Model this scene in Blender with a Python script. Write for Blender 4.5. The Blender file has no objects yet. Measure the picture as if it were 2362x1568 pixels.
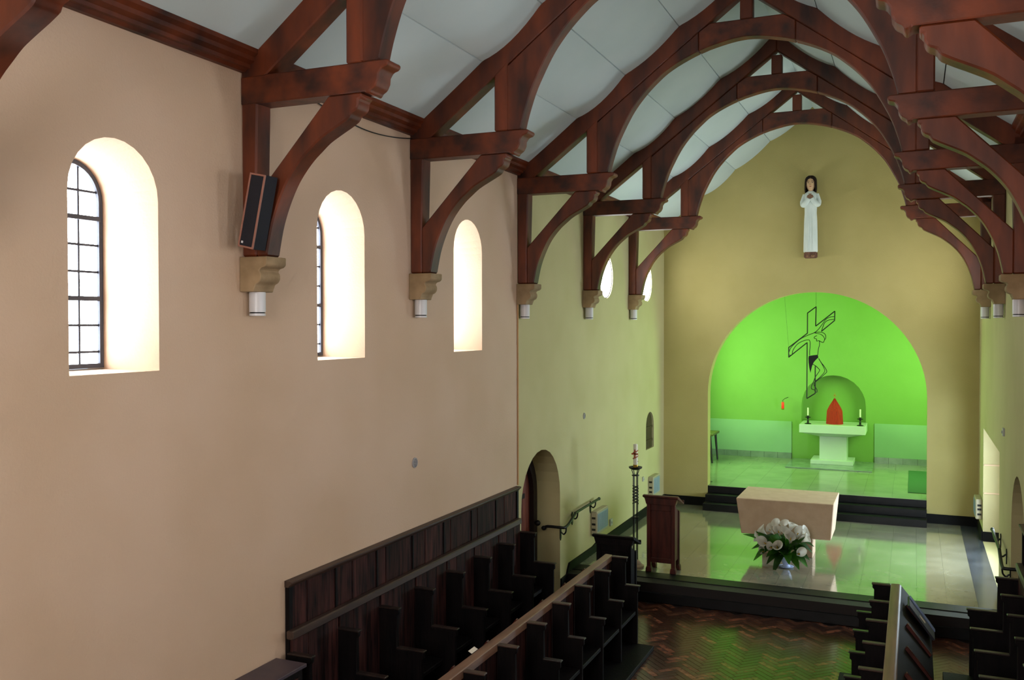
import bpy, bmesh, math, random
from mathutils import Vector, Matrix
from math import sin, cos, pi, radians, sqrt
random.seed(7)
K = 0.8235            # drawing units -> metres
C = bpy.context.scene.collection
scn = bpy.context.scene

# ------------------------------------------------------------------ camera
def set_camera():
    f, yaw, pitch, roll = 2126.09, 0.4111, 0.0179, -0.0017
    fw = Vector((-sin(yaw)*cos(pitch), cos(yaw)*cos(pitch), -sin(pitch)))
    r = Vector((cos(yaw), sin(yaw), 0)); u = r.cross(fw)
    r2 = r*cos(roll) + u*sin(roll); u2 = -r*sin(roll) + u*cos(roll)
    cam = bpy.data.cameras.new('camera'); co = bpy.data.objects.new('camera', cam); C.objects.link(co)
    m = Matrix((r2, u2, -fw)).transposed().to_4x4()
    m.translation = Vector((5.5229, 0, 4.6586))*K
    co.matrix_world = m
    cam.sensor_fit = 'HORIZONTAL'; cam.sensor_width = 36.0; cam.lens = f/2362*36.0
    cam.clip_start = 0.05; cam.clip_end = 200
    scn.camera = co
set_camera()

# ------------------------------------------------------------------ world, exposure
w = bpy.data.worlds.new('sky'); scn.world = w; w.use_nodes = True
bg = w.node_tree.nodes['Background']; bg.inputs[0].default_value = (0.75, 0.86, 1.0, 1); bg.inputs[1].default_value = 1.0
vs = scn.view_settings
vs.view_transform = 'Standard'; vs.look = 'None'; vs.exposure = 0.0; vs.gamma = 1.0
vs.use_curve_mapping = False
try:
    scn.cycles.use_denoising = True; scn.cycles.use_light_tree = False
    scn.cycles.denoiser = 'OPENIMAGEDENOISE'
    scn.cycles.diffuse_bounces = 3; scn.cycles.glossy_bounces = 3; scn.cycles.max_bounces = 5
    scn.cycles.use_adaptive_sampling = True; scn.cycles.adaptive_threshold = .1; scn.cycles.adaptive_min_samples = 16
    scn.cycles.sample_clamp_indirect = 8.0
except Exception:
    pass
# brightness of the lit window panes (they are the room's only lights; right, west and apse ones assumed)
PANE_L, PANE_R, PANE_W, PANE_ROUND, PANE_APSE = 18.0, 21.5, 11.0, 24.0, 10.5

# ------------------------------------------------------------------ materials
def lin(c):
    return tuple((v/255/12.92 if v/255 <= .04045 else ((v/255+.055)/1.055)**2.4) for v in c) + (1.0,)
MATS = {}
def nodes(name):
    m = bpy.data.materials.new(name); m.use_nodes = True; MATS[name] = m
    nt = m.node_tree; return m, nt, nt.nodes['Principled BSDF']
def mat(name, col, rough=.6, col2=None, scale=4.0, stretch=(1, 1, 1), bump=0.0, bscale=None, metal=0.0, spec=.5, rnd=0.0, island=False, contrast=(.35, .65), detail=3.0, coat=0.0):
    m, nt, b = nodes(name)
    b.inputs['Roughness'].default_value = rough; b.inputs['Metallic'].default_value = metal
    b.inputs['Specular IOR Level'].default_value = spec
    if coat: b.inputs['Coat Weight'].default_value = coat; b.inputs['Coat Roughness'].default_value = .08
    tc = nt.nodes.new('ShaderNodeTexCoord'); mp = nt.nodes.new('ShaderNodeMapping'); mp.inputs['Scale'].default_value = stretch
    nt.links.new(tc.outputs['Object'], mp.inputs['Vector'])
    nz = nt.nodes.new('ShaderNodeTexNoise'); nz.inputs['Scale'].default_value = scale; nz.inputs['Detail'].default_value = detail
    nt.links.new(mp.outputs[0], nz.inputs['Vector'])
    cr = nt.nodes.new('ShaderNodeValToRGB'); cr.color_ramp.elements[0].position = contrast[0]; cr.color_ramp.elements[1].position = contrast[1]
    cr.color_ramp.elements[0].color = lin(col); cr.color_ramp.elements[1].color = lin(col2 or col)
    nt.links.new(nz.outputs['Fac'], cr.inputs[0])
    out = cr.outputs[0]
    if rnd:
        if island:
            oi = nt.nodes.new('ShaderNodeNewGeometry'); ro = oi.outputs['Random Per Island']
        else:
            oi = nt.nodes.new('ShaderNodeObjectInfo'); ro = oi.outputs['Random']
        mr = nt.nodes.new('ShaderNodeMapRange'); mr.inputs['To Min'].default_value = 1-rnd; mr.inputs['To Max'].default_value = 1+rnd
        if name.startswith('parquet'):
            pw = nt.nodes.new('ShaderNodeMath'); pw.operation = 'POWER'; pw.inputs[1].default_value = 3.5
            nt.links.new(ro, pw.inputs[0]); ro = pw.outputs[0]; mr.inputs['To Min'].default_value = .55; mr.inputs['To Max'].default_value = 2.6
        nt.links.new(ro, mr.inputs['Value'])
        mx = nt.nodes.new('ShaderNodeVectorMath'); mx.operation = 'SCALE'
        nt.links.new(out, mx.inputs[0]); nt.links.new(mr.outputs[0], mx.inputs['Scale']); out = mx.outputs[0]
    nt.links.new(out, b.inputs['Base Color'])
    if bump:
        nb = nt.nodes.new('ShaderNodeTexNoise'); nb.inputs['Scale'].default_value = bscale or scale*3; nb.inputs['Detail'].default_value = 4
        nt.links.new(mp.outputs[0], nb.inputs['Vector'])
        bu = nt.nodes.new('ShaderNodeBump'); bu.inputs['Strength'].default_value = bump; bu.inputs['Distance'].default_value = .02
        nt.links.new(nb.outputs['Fac'], bu.inputs['Height']); nt.links.new(bu.outputs[0], b.inputs['Normal'])
    return m
def emit(name, col, strength):
    m, nt, b = nodes(name)
    b.inputs['Base Color'].default_value = (.8, .8, .8, 1); b.inputs['Emission Color'].default_value = col
    b.inputs['Emission Strength'].default_value = strength; b.inputs['Roughness'].default_value = .3
    return m

mat('plaster', (214, 184, 150), .85, (222, 192, 160), 1.2, bump=.12, bscale=60)
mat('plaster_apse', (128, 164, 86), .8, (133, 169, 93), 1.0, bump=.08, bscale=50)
mat('plaster_chancel', (176, 163, 102), .85, (184, 171, 110), 1.2, bump=.12, bscale=60)
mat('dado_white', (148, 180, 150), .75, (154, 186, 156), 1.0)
mat('ceiling_board', (196, 212, 212), .8, (204, 218, 218), 1.0, bump=.05, bscale=20)
mat('roof_back', (40, 40, 42), .9)
mat('oak', (44, 16, 7), .5, (120, 52, 19), 2.2, (2.2, 2, .7), bump=.1, bscale=8, rnd=.12, contrast=(.28, .72))
mat('oak_h', (44, 16, 7), .5, (120, 52, 19), 2.2, (2.2, 2, 2.2), bump=.1, bscale=8, rnd=.12, contrast=(.28, .72))
mat('dark_oak', (8, 5, 6), .6, (18, 11, 11), 3.0, (6, 6, .8), bump=.15, bscale=10, rnd=.3, spec=.15)
mat('dark_oak_rail', (112, 80, 64), .4, (140, 106, 84), 3.0, (6, .5, 6), rnd=.1)
mat('brown_rail', (52, 36, 30), .45, (74, 54, 44), 3.0, (6, .5, 6), rnd=.1)
mat('arm_wood', (30, 22, 20), .35, (46, 34, 30), 3.0, (6, .5, 6), rnd=.2)
mat('panel_oak', (22, 11, 12), .7, (66, 36, 32), 4.0, (6, 6, .6), bump=.2, bscale=10, rnd=.45, spec=.15)
mat('cabinet_top', (70, 60, 68), .5, (84, 70, 74), 6.0)
mat('lectern_wood', (58, 22, 16), .4, (88, 38, 28), 3.0, (5, 5, .7), rnd=.1)
mat('sandstone', (138, 114, 82), .85, (164, 138, 104), 5.0, bump=.25, bscale=30, rnd=.08)
mat('white_enamel', (214, 212, 214), .3)
mat('black_metal', (14, 14, 16), .45, metal=.3)
mat('black_wire', (10, 12, 10), .6)
mat('speaker_cloth', (8, 8, 18), .8, (20, 20, 34), 200)
mat('speaker_wood', (150, 100, 84), .5)
mat('step_stone', (7, 7, 8), .45, (15, 14, 16), 8.0, spec=.3)
mat('base_black', (7, 6, 7), .65, spec=.2)
mat('tile', (134, 132, 114), .09, (152, 148, 128), 3.0, rnd=.07, spec=1.0, bump=.02, bscale=4, coat=.7)
mat('tile_dark', (58, 62, 70), .2, (74, 78, 86), 3.0, rnd=.1, spec=.6)
mat('apse_tile', (138, 146, 122), .16, (152, 158, 136), 2.0, rnd=.05, spec=.7)
mat('parquet', (62, 34, 26), .2, (96, 58, 40), 6.0, (2, 2, 2), rnd=.45, spec=.7)
mat('parquet_far', (62, 34, 26), .2, (96, 58, 40), 6.0, (2, 2, 2), rnd=.45, island=True, spec=.7)
mat('sub_floor', (24, 16, 14), .6)
mat('stone_altar', (214, 184, 156), .75, (222, 194, 168), 8.0, bump=.1, bscale=60)
mat('marble_white', (210, 214, 214), .35, (204, 210, 209), 2.0)
mat('marble_grey', (120, 132, 128), .2, (140, 150, 146), 4.0)
mat('red_veil', (190, 30, 10), .8, (160, 20, 6), 12.0, (6, 6, .4), bump=.4, bscale=8)
mat('gold', (190, 150, 60), .35, metal=.8)
mat('wax', (240, 236, 220), .5)
mat('candle_decor', (176, 84, 44), .5)
mat('petal', (242, 238, 226), .5, (250, 248, 240), 4.0)
mat('spadix', (226, 180, 40), .6)
mat('leaf', (34, 84, 18), .45, (74, 140, 30), 5.0, rnd=.5)
mat('bowl_blue', (190, 206, 240), .3)
mat('heater_beige', (176, 166, 140), .5)
mat('heater_front', (140, 160, 172), .35)
mat('door_wood', (104, 48, 34), .5, (132, 66, 46), 3.0, (6, 6, .7), rnd=.2)
mat('frame_wood', (30, 22, 26), .5)
mat('grey_plaster', (128, 126, 128), .85)
mat('vent', (168, 160, 160), .6)
mat('robe', (214, 226, 222), .6, (226, 236, 232), 6.0, (2, 2, .6), bump=.2, bscale=10)
mat('skin', (206, 170, 130), .6)
mat('hand_wood', (136, 100, 76), .6)
mat('hair', (36, 22, 20), .6, (56, 34, 30), 20)
mat('lips', (190, 110, 90), .6)
mat('eye', (90, 80, 74), .5)
mat('plinth_wood', (140, 100, 78), .7, (96, 66, 56), 10, (3, 3, .5))
mat('lead', (50, 54, 66), .6)
mat('paper', (232, 222, 204), .7)
mat('book', (20, 22, 36), .5)
mat('book_edge', (120, 140, 190), .6)
mat('carpet_green', (62, 104, 70), .9)
mat('conduit', (196, 150, 100), .6)
mat('switch', (190, 190, 186), .5)
mat('niche_wood', (66, 44, 22), .6, (52, 34, 17), 5, (6, 6, .7))
mat('table_wood', (90, 86, 50), .5)
def two_paint(name, ysplit):
    m, nt, b = nodes(name)
    b.inputs['Roughness'].default_value = .85
    g = nt.nodes.new('ShaderNodeNewGeometry'); sx = nt.nodes.new('ShaderNodeSeparateXYZ'); nt.links.new(g.outputs['Position'], sx.inputs[0])
    nz = nt.nodes.new('ShaderNodeTexNoise'); nz.inputs['Scale'].default_value = 1.0; nt.links.new(g.outputs['Position'], nz.inputs['Vector'])
    gt = nt.nodes.new('ShaderNodeMath'); gt.operation = 'GREATER_THAN'; gt.inputs[1].default_value = ysplit*K; nt.links.new(sx.outputs['Y'], gt.inputs[0])
    cols = []
    for a, c in (((208, 178, 150), (215, 186, 160)), ((190, 180, 132), (198, 188, 142))):
        cr = nt.nodes.new('ShaderNodeValToRGB'); cr.color_ramp.elements[0].position = .35; cr.color_ramp.elements[1].position = .65
        cr.color_ramp.elements[0].color = lin(a); cr.color_ramp.elements[1].color = lin(c); nt.links.new(nz.outputs['Fac'], cr.inputs[0]); cols.append(cr)
    mx = nt.nodes.new('ShaderNodeMix'); mx.data_type = 'RGBA'
    nt.links.new(gt.outputs[0], mx.inputs[0]); nt.links.new(cols[0].outputs[0], mx.inputs[6]); nt.links.new(cols[1].outputs[0], mx.inputs[7])
    # the sanctuary end gets the yellower of the two paints
    nt.links.new(mx.outputs[2], b.inputs['Base Color'])
    nb = nt.nodes.new('ShaderNodeTexNoise'); nb.inputs['Scale'].default_value = 60; nt.links.new(g.outputs['Position'], nb.inputs['Vector'])
    bu = nt.nodes.new('ShaderNodeBump'); bu.inputs['Strength'].default_value = .12; bu.inputs['Distance'].default_value = .02
    nt.links.new(nb.outputs['Fac'], bu.inputs['Height']); nt.links.new(bu.outputs[0], b.inputs['Normal'])
two_paint('plaster_side', 12.87)
emit('red_glass', (1.0, .03, .005, 1), .5)
MATS['red_glass'].node_tree.nodes['Principled BSDF'].inputs['Base Color'].default_value = (.5, .01, .005, 1)
emit('pane_left', (.88, .94, 1.0, 1), PANE_L)
emit('pane_right_assumed', (.86, .93, 1.0, 1), PANE_R)  # right-hand nave windows are assumed
emit('pane_west_assumed', (1.0, .97, .94, 1), PANE_W)  # assumed window behind the camera
emit('pane_round', (1.0, 1.0, 1.0, 1), PANE_ROUND)
emit('pane_green_assumed', (.50, 1.0, .30, 1), PANE_APSE)  # assumed apse side windows, hidden from view
emit('pane_recess_assumed', (.70, .86, 1.0, 1), 24.0)  # assumed recess window, added for bluish daylight

# ------------------------------------------------------------------ mesh helpers
def B(): return bmesh.new()
def box(bm, x0, x1, y0, y1, z0, z1):
    v = [bm.verts.new((x, y, z)) for x in (x0, x1) for y in (y0, y1) for z in (z0, z1)]
    for f in ((0, 1, 3, 2), (4, 6, 7, 5), (0, 4, 5, 1), (2, 3, 7, 6), (0, 2, 6, 4), (1, 5, 7, 3)):
        bm.faces.new([v[i] for i in f])
    return bm
def prism(bm, pts, a, b, plane='xz', pts2=None):
    def mk(p, t):
        if plane == 'xz': return (p[0], t, p[1])
        if plane == 'yz': return (t, p[0], p[1])
        return (p[0], p[1], t)
    A = [bm.verts.new(mk(p, a)) for p in pts]; D = [bm.verts.new(mk(p, b)) for p in (pts2 or pts)]
    bm.faces.new(A); bm.faces.new(D[::-1])
    n = len(pts)
    for i in range(n):
        bm.faces.new((A[i], D[i], D[(i+1) % n], A[(i+1) % n]))
    return bm
def frame_of(d):
    d = d.normalized(); a = Vector((0, 0, 1)) if abs(d.z) < .9 else Vector((1, 0, 0))
    u = d.cross(a).normalized(); return u, d.cross(u).normalized()
def cyl(bm, p0, p1, r0, r1=None, seg=16, cap=True):
    p0, p1 = Vector(p0), Vector(p1); r1 = r0 if r1 is None else r1
    u, v = frame_of(p1-p0)
    A = [bm.verts.new(p0+(u*cos(2*pi*i/seg)+v*sin(2*pi*i/seg))*r0) for i in range(seg)]
    D = [bm.verts.new(p1+(u*cos(2*pi*i/seg)+v*sin(2*pi*i/seg))*r1) for i in range(seg)]
    for i in range(seg): bm.faces.new((A[i], A[(i+1) % seg], D[(i+1) % seg], D[i]))
    if cap: bm.faces.new(A[::-1]); bm.faces.new(D)
    return bm
def rings(bm, R, cap=True, closed=False):
    V = [[bm.verts.new(p) for p in r] for r in R]; n = len(V[0])
    for a, b in list(zip(V, V[1:])) + ([(V[-1], V[0])] if closed else []):
        for i in range(n): bm.faces.new((a[i], a[(i+1) % n], b[(i+1) % n], b[i]))
    if cap and not closed: bm.faces.new(V[0][::-1]); bm.faces.new(V[-1])
    return bm
def lathe(bm, prof, cx, cy, seg=20):
    return rings(bm, [[(cx+r*cos(2*pi*i/seg), cy+r*sin(2*pi*i/seg), z) for i in range(seg)] for r, z in prof])
def tube(bm, pts, r, seg=8, closed=False):
    P = [Vector(p) for p in pts]; R = []; n = len(P); u0 = None
    for i, p in enumerate(P):
        d = (P[(i+1) % n]-P[i-1]) if closed else (P[min(i+1, n-1)]-P[max(i-1, 0)])
        d.normalize()
        if u0 is None: u0, _ = frame_of(d)
        u = (u0-d*u0.dot(d)).normalized(); v = d.cross(u); u0 = u
        rr = r[i] if isinstance(r, (list, tuple)) else r
        R.append([p+(u*cos(2*pi*k/seg)+v*sin(2*pi*k/seg))*rr for k in range(seg)])
    return rings(bm, R, closed=closed)
def ellipsoid(bm, c, rx, ry, rz, seg=16, ring=10):
    R = []
    for j in range(1, ring):
        a = pi*j/ring
        R.append([(c[0]+rx*sin(a)*cos(2*pi*i/seg), c[1]+ry*sin(a)*sin(2*pi*i/seg), c[2]-rz*cos(a)) for i in range(seg)])
    V = [[bm.verts.new(p) for p in r] for r in R]
    for a, b in zip(V, V[1:]):
        for i in range(seg): bm.faces.new((a[i], a[(i+1) % seg], b[(i+1) % seg], b[i]))
    s = bm.verts.new((c[0], c[1], c[2]-rz)); t = bm.verts.new((c[0], c[1], c[2]+rz))
    for i in range(seg):
        bm.faces.new((s, V[0][(i+1) % seg], V[0][i])); bm.faces.new((t, V[-1][i], V[-1][(i+1) % seg]))
    return bm
def bevel(bm, off, seg=1, ang=.5):
    bmesh.ops.recalc_face_normals(bm, faces=bm.faces[:])
    es = [e for e in bm.edges if len(e.link_faces) == 2 and e.calc_face_angle(0) > ang]
    if es: bmesh.ops.bevel(bm, geom=es, offset=off, segments=seg, affect='EDGES', clamp_overlap=True)
    return bm
def spline(pts, n=6, closed=False):
    out = []; N = len(pts); P = [Vector(p) for p in pts]
    rng = N if closed else N-1
    for i in range(rng):
        p1, p2 = P[i], P[(i+1) % N]
        p0 = P[i-1] if (i > 0 or closed) else p1; p3 = P[(i+2) % N] if (i+2 < N or closed) else p2
        for k in range(n):
            t = k/n
            out.append(.5*((2*p1)+(p2-p0)*t+(2*p0-5*p1+4*p2-p3)*t*t+(3*p1-p0-3*p2+p3)*t**3))
    if not closed: out.append(P[-1])
    return out

LOC = {}
def finish(bm, origin, flat=False):
    bmesh.ops.recalc_face_normals(bm, faces=bm.faces[:])
    o = Vector(origin)
    for v in bm.verts: v.co = (v.co-o)*K
    for f in bm.faces: f.smooth = not flat
    for e in bm.edges:
        if len(e.link_faces) != 2 or e.calc_face_angle(0) > .6: e.smooth = False
    me = bpy.data.meshes.new('m'); bm.to_mesh(me); bm.free(); return me
def obj(name, bm, m, parent=None, label=None, origin=None, flat=False):
    if origin is None:
        if parent is not None: origin = LOC[parent.name]
        else:
            xs = [v.co for v in bm.verts]
            origin = ((min(v.x for v in xs)+max(v.x for v in xs))/2, (min(v.y for v in xs)+max(v.y for v in xs))/2, min(v.z for v in xs))
    me = finish(bm, origin, flat); me.name = name
    o = bpy.data.objects.new(name, me); C.objects.link(o)
    me.materials.append(MATS[m])
    LOC[o.name] = tuple(origin)
    if parent is not None:
        o.parent = parent
        o.location = (Vector(origin)-Vector(LOC[parent.name]))*K
    else: o.location = Vector(origin)*K
    if label: o['label'] = label
    return o
def tag(o, label, cat, group=None):
    o['label'] = label; o['category'] = cat
    if group: o['group'] = group
    return o
def thing(name, label, cat, loc, group=None):
    o = bpy.data.objects.new(name, None); C.objects.link(o); o.location = Vector(loc)*K
    o.empty_display_size = .1; LOC[o.name] = tuple(loc)
    return tag(o, label, cat, group)
def struct(name, bm, m, parent=None, label=None, origin=None):
    o = obj(name, bm, m, parent, label, origin)
    o['kind'] = 'structure'; return o
def dup(root, delta, label=None, parent=None, mirror=None):
    c = root.copy(); C.objects.link(c)
    if parent is not None: c.parent = parent
    else: c.location = root.location + Vector(delta)*K; LOC[c.name] = tuple(Vector(LOC[root.name])+Vector(delta))
    if label: c['label'] = label
    for ch in list(root.children): dup(ch, (0, 0, 0), None, c)
    return c
def setmat(o, m):
    o.data.materials.clear(); o.data.materials.append(MATS[m])

mat('pane_edge', (150, 160, 165), .2)
def pane(bm, m, parent, inward):
    o = obj('pane', bm, m, parent=parent)
    o.data.materials.append(MATS['pane_edge'])
    d = Vector(inward)
    for p in o.data.polygons:
        if p.normal.dot(d) < .9: p.material_index = 1
    return o

# ------------------------------------------------------------------ dimensions
W = 6.8; CX = 3.4
YT = [3.57, 6.62, 9.632, 12.871, 15.91, 18.822]   # near faces of the trusses
YA = 21.83; Y0 = -3.0
ZS = .329; ZA = .81; YB = 27.1
ZP = 6.90
def ceil_line(x): return 7.06+.757*(x-.14)

# ------------------------------------------------------------------ walls with real openings
def arch_pts(c, hw, z0, ztop, n=14):
    zc = ztop-hw
    return [(c-hw, z0), (c+hw, z0)] + [(c+hw*cos(a), zc+hw*sin(a)) for a in [pi*i/n for i in range(n+1)]]
def carve(o, cutters):
    for bm in cutters:
        bmesh.ops.recalc_face_normals(bm, faces=bm.faces[:])
        for v in bm.verts: v.co = v.co*K - o.location
        me = bpy.data.meshes.new('cut'); bm.to_mesh(me); bm.free()
        c = bpy.data.objects.new('cut', me); C.objects.link(c); c.location = o.location
        md = o.modifiers.new('b', 'BOOLEAN'); md.operation = 'DIFFERENCE'; md.object = c; md.solver = 'EXACT'
        dg = bpy.context.evaluated_depsgraph_get(); dg.update()
        nm = bpy.data.meshes.new_from_object(o.evaluated_get(dg))
        o.modifiers.clear(); old = o.data; o.data = nm; nm.name = old.name
        bpy.data.meshes.remove(old); bpy.data.objects.remove(c); bpy.data.meshes.remove(me)
    for p in o.data.polygons: p.use_smooth = False

WIN = [(2.28, .4285), (5.19, .4285), (8.19, .4375), (11.193, .43)]     # centre Y, half width
ROUND = [17.3, 20.28]
DOORC, DOORR = 13.86, .85
def side_wall(side):
    s = 1 if side == 'left' else -1
    X = lambda x: x if s == 1 else W-x
    bm = box(B(), min(X(0), X(-.62)), max(X(0), X(-.62)), Y0, YA, -.1, 7.05)
    o = struct('wall_'+side, bm, 'plaster_side', label='cream plastered nave wall, the one on the %s' % side)
    cuts = []
    for c, hw in WIN:
        a = arch_pts(c, hw+.005, 4.288, 6.063)
        b = arch_pts(c, hw-.16, 4.30, 5.90)
        cuts.append(prism(B(), a, X(.02), X(-.7), 'yz', b))
    for c in ROUND:
        cuts.append(prism(B(), [(c+.43*cos(2*pi*i/28), 5.58+.43*sin(2*pi*i/28)) for i in range(28)], X(.05), X(-.7), 'yz'))
    cuts.append(prism(B(), arch_pts(DOORC, DOORR, -.05, 2.61), X(.05), X(-.8), 'yz'))
    if side == 'left':
        cuts.append(prism(B(), arch_pts(20.56, .34, 1.795, 2.633), X(.05), X(-.12), 'yz'))
    else:
        cuts.append(box(B(), 6.75, 7.25, 16.7, 20.42, ZS, 2.57))
    carve(o, cuts)
    return o
wall_left = side_wall('left'); wall_right = side_wall('right')

# west wall behind the camera with one big assumed window
o = struct('wall_back', prism(B(), [(-.62, -.1), (W+.62, -.1), (W+.62, 7.0), (CX, 9.9), (-.62, 7.0)], Y0-.5, Y0), 'plaster', label='gable wall at the gallery end')
carve(o, [prism(B(), arch_pts(CX, 1.5, 3.6, 7.6), Y0+.1, Y0-.7)])

# chancel arch wall
AC, AR, ASP = 3.43, 2.368, 2.99
arc = [(AC+AR*cos(pi*i/40), ASP+AR*sin(pi*i/40)) for i in range(41)]
pts = [(-.62, -.1), (AC-AR, -.1)] + arc[::-1] + [(AC+AR, -.1), (W+.62, -.1), (W+.62, 7.0), (CX, 9.9), (-.62, 7.0)]
struct('wall_chancel', prism(B(), pts, YA, YA+.3), 'plaster_chancel', label='cream gable wall pierced by the round chancel arch')

# apse room
bm = B()
ah = [(2.48-.0, 1.9)]
NI = 0.85
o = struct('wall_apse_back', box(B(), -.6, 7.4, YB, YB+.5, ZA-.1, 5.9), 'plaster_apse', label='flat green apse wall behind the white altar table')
carve(o, [prism(B(), arch_pts(3.477, .85, 1.90, 3.20), YB-.1, YB+.36)])
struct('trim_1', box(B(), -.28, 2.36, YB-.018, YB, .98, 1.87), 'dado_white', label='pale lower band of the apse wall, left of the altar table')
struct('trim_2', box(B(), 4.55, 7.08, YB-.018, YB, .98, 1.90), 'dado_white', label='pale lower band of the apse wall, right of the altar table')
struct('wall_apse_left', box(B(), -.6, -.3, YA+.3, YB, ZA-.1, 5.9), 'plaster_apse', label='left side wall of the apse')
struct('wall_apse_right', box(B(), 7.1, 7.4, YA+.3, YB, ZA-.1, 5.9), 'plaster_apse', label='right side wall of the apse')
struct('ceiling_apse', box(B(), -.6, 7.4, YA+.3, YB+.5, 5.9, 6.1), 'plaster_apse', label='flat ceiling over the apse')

# ------------------------------------------------------------------ ceiling: sagging boards between joints
def cz(x):
    return ceil_line(x)
J = [0.0, .95, 1.69, 2.475, 3.4]; SAG = [.015, .085, .06, .09]
ceil = struct('ceiling', prism(B(), [(-.7, 7.05), (CX, 10.1), (W+.7, 7.05), (W+.7, 7.25), (CX, 10.3), (-.7, 7.25)], Y0-.5, YA+.35), 'roof_back', label='dark underside of the roof above the ceiling boards', origin=(CX, 9, 7))
ys = [Y0] + [y+.1 for y in YT] + [YA]
for a, b in zip(ys, ys[1:]):
    for k in range(4):
        for s in (1, -1):
            N = 8; top = []; bot = []
            g0 = .006 if k else 0
            for i in range(N+1):
                x = J[k]+g0+(J[k+1]-J[k]-g0-.006*(k < 3))*i/N
                t = (x-J[k])/(J[k+1]-J[k])
                z = cz(x)-SAG[k]*4*t*(1-t)
                xx = x if s == 1 else W-x
                bot.append((xx, z)); top.append((xx, z+.03))
            p = obj('ceiling_panel', prism(B(), bot+top[::-1], a+.002, b-.002), 'ceiling_board', parent=ceil)

# wall plates
for side in ('left', 'right'):
    s = 1 if side == 'left' else -1
    X = lambda x: x if s == 1 else W-x
    prof = [(0, 6.90), (.05, 6.90), (.07, 6.925), (.10, 6.93), (.105, 6.96), (.15, 6.985), (.155, 7.02), (.19, 7.05), (.19, 7.09), (0, 7.09)]
    t = tag(obj('wall_plate', prism(B(), [(X(a), b) for a, b in prof], Y0, YA), 'oak_h'),
            'long moulded dark timber wall plate along the top of the %s wall' % side, 'timber beam')

# ------------------------------------------------------------------ roof trusses
arch_in = [(1.425, 6.85), (1.47, 7.03), (1.555, 7.28), (1.64, 7.46), (1.755, 7.67), (1.86, 7.82), (2.0, 7.98), (2.15, 8.12), (2.29, 8.23), (2.5, 8.345), (2.78, 8.46), (3.05, 8.53), (3.25, 8.565), (3.4, 8.575)]
brace_lo = [(.265, 5.26), (.295, 5.41), (.33, 5.55), (.39, 5.71), (.47, 5.87), (.55, 5.985), (.65, 6.095), (.74, 6.17), (.83, 6.24), (.94, 6.30), (1.05, 6.355), (1.13, 6.40)]
arch_in = [(p.x, p.y) for p in spline([Vector((a, b, 0)) for a, b in arch_in], 3)]
brace_lo = [(p.x, p.y) for p in spline([Vector((a, b, 0)) for a, b in brace_lo], 3)]
def truss():
    t = thing('roof_truss', '', 'roof truss', (CX, YT[0]+.1, 5.26), 'timber roof trusses')
    ya, yb = YT[0], YT[0]+.2
    for s in (1, -1):
        M = (lambda p: p) if s == 1 else (lambda p: [(W-a, b) for a, b in p])
        def part(n, pts, m='oak', off=.016, e=0.0):
            return obj(n, bevel(prism(B(), M(pts), ya+e, yb-e), off), m, parent=t)
        part('wall_post', [(0, 5.26), (.155, 5.26), (.155, 5.80), (.175, 6.55), (.175, 6.62), (.175, 6.95), (0, 6.95)])
        part('hammer_beam', [(.0, 6.61), (1.30, 6.605), (1.31, 6.585), (1.345, 6.585), (1.35, 6.61), (1.40, 6.64), (1.425, 6.69), (1.43, 6.74), (1.46, 6.785), (1.515, 6.80), (1.525, 6.82), (1.525, 6.845), (1.50, 6.852), (0, 6.86)], 'oak_h', .012, -.008)
        part('lower_brace', brace_lo + [(1.15, 6.44), (1.20, 6.46), (1.225, 6.50), (1.225, 6.55), (1.255, 6.56), (1.255, 6.606), (.925, 6.606), (.155, 5.80), (.155, 5.26)], 'oak', .014, .004)
        part('queen_strut', [(1.105, 6.855), (1.27, 6.855), (1.27, 7.64), (1.105, 7.50)])
        ai = [p for p in arch_in if p[0] < 2.75]
        z = lambda x: ceil_line(x)-.32
        part('arch_brace', ai + [(2.75, 8.448), (2.75, z(2.75))] + [(x, z(x)+.005) for x in (2.3, 1.9, 1.5)] + [(1.262, z(1.262)), (1.262, 6.855)], 'oak', .012, .012)
        part('rafter', [(.0, ceil_line(0)-.30), (CX-.0, ceil_line(CX)-.325), (CX, ceil_line(CX)), (0, ceil_line(0)-.0)], 'oak', .012, 0)
    mid = [p for p in arch_in if p[0] >= 2.78]
    low = [(2.75, 8.448)] + mid + [(W-a, b) for a, b in mid[::-1][1:]] + [(W-2.75, 8.448)]
    zc = 8.815
    obj('collar_beam', bevel(prism(B(), low + [(W-2.75, ceil_line(2.75)-.322), (W-2.905, zc), (2.905, zc), (2.75, ceil_line(2.75)-.322)], ya+.008, yb-.008), .012), 'oak_h', parent=t)
    obj('king_post', bevel(prism(B(), [(3.315, zc), (3.485, zc), (3.485, 9.13), (3.315, 9.13)], ya+.02, yb-.02), .012), 'oak', parent=t)
    return t
TL = ['timber roof truss nearest the gallery, its brace cut off at top left',
      'large near roof truss carrying the dark column loudspeaker on its left post',
      'second full roof truss, its left post between the second and third arched windows',
      'third roof truss, brown, its left post standing on the wall joint above the stall end',
      'dark fourth roof truss, its left brace crossing the first round window',
      'dark roof truss farthest away, next to the chancel arch wall']
t0 = truss(); t0['label'] = TL[0]
for i in range(1, 6): dup(t0, (0, YT[i]-YT[0], 0), TL[i])

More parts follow.
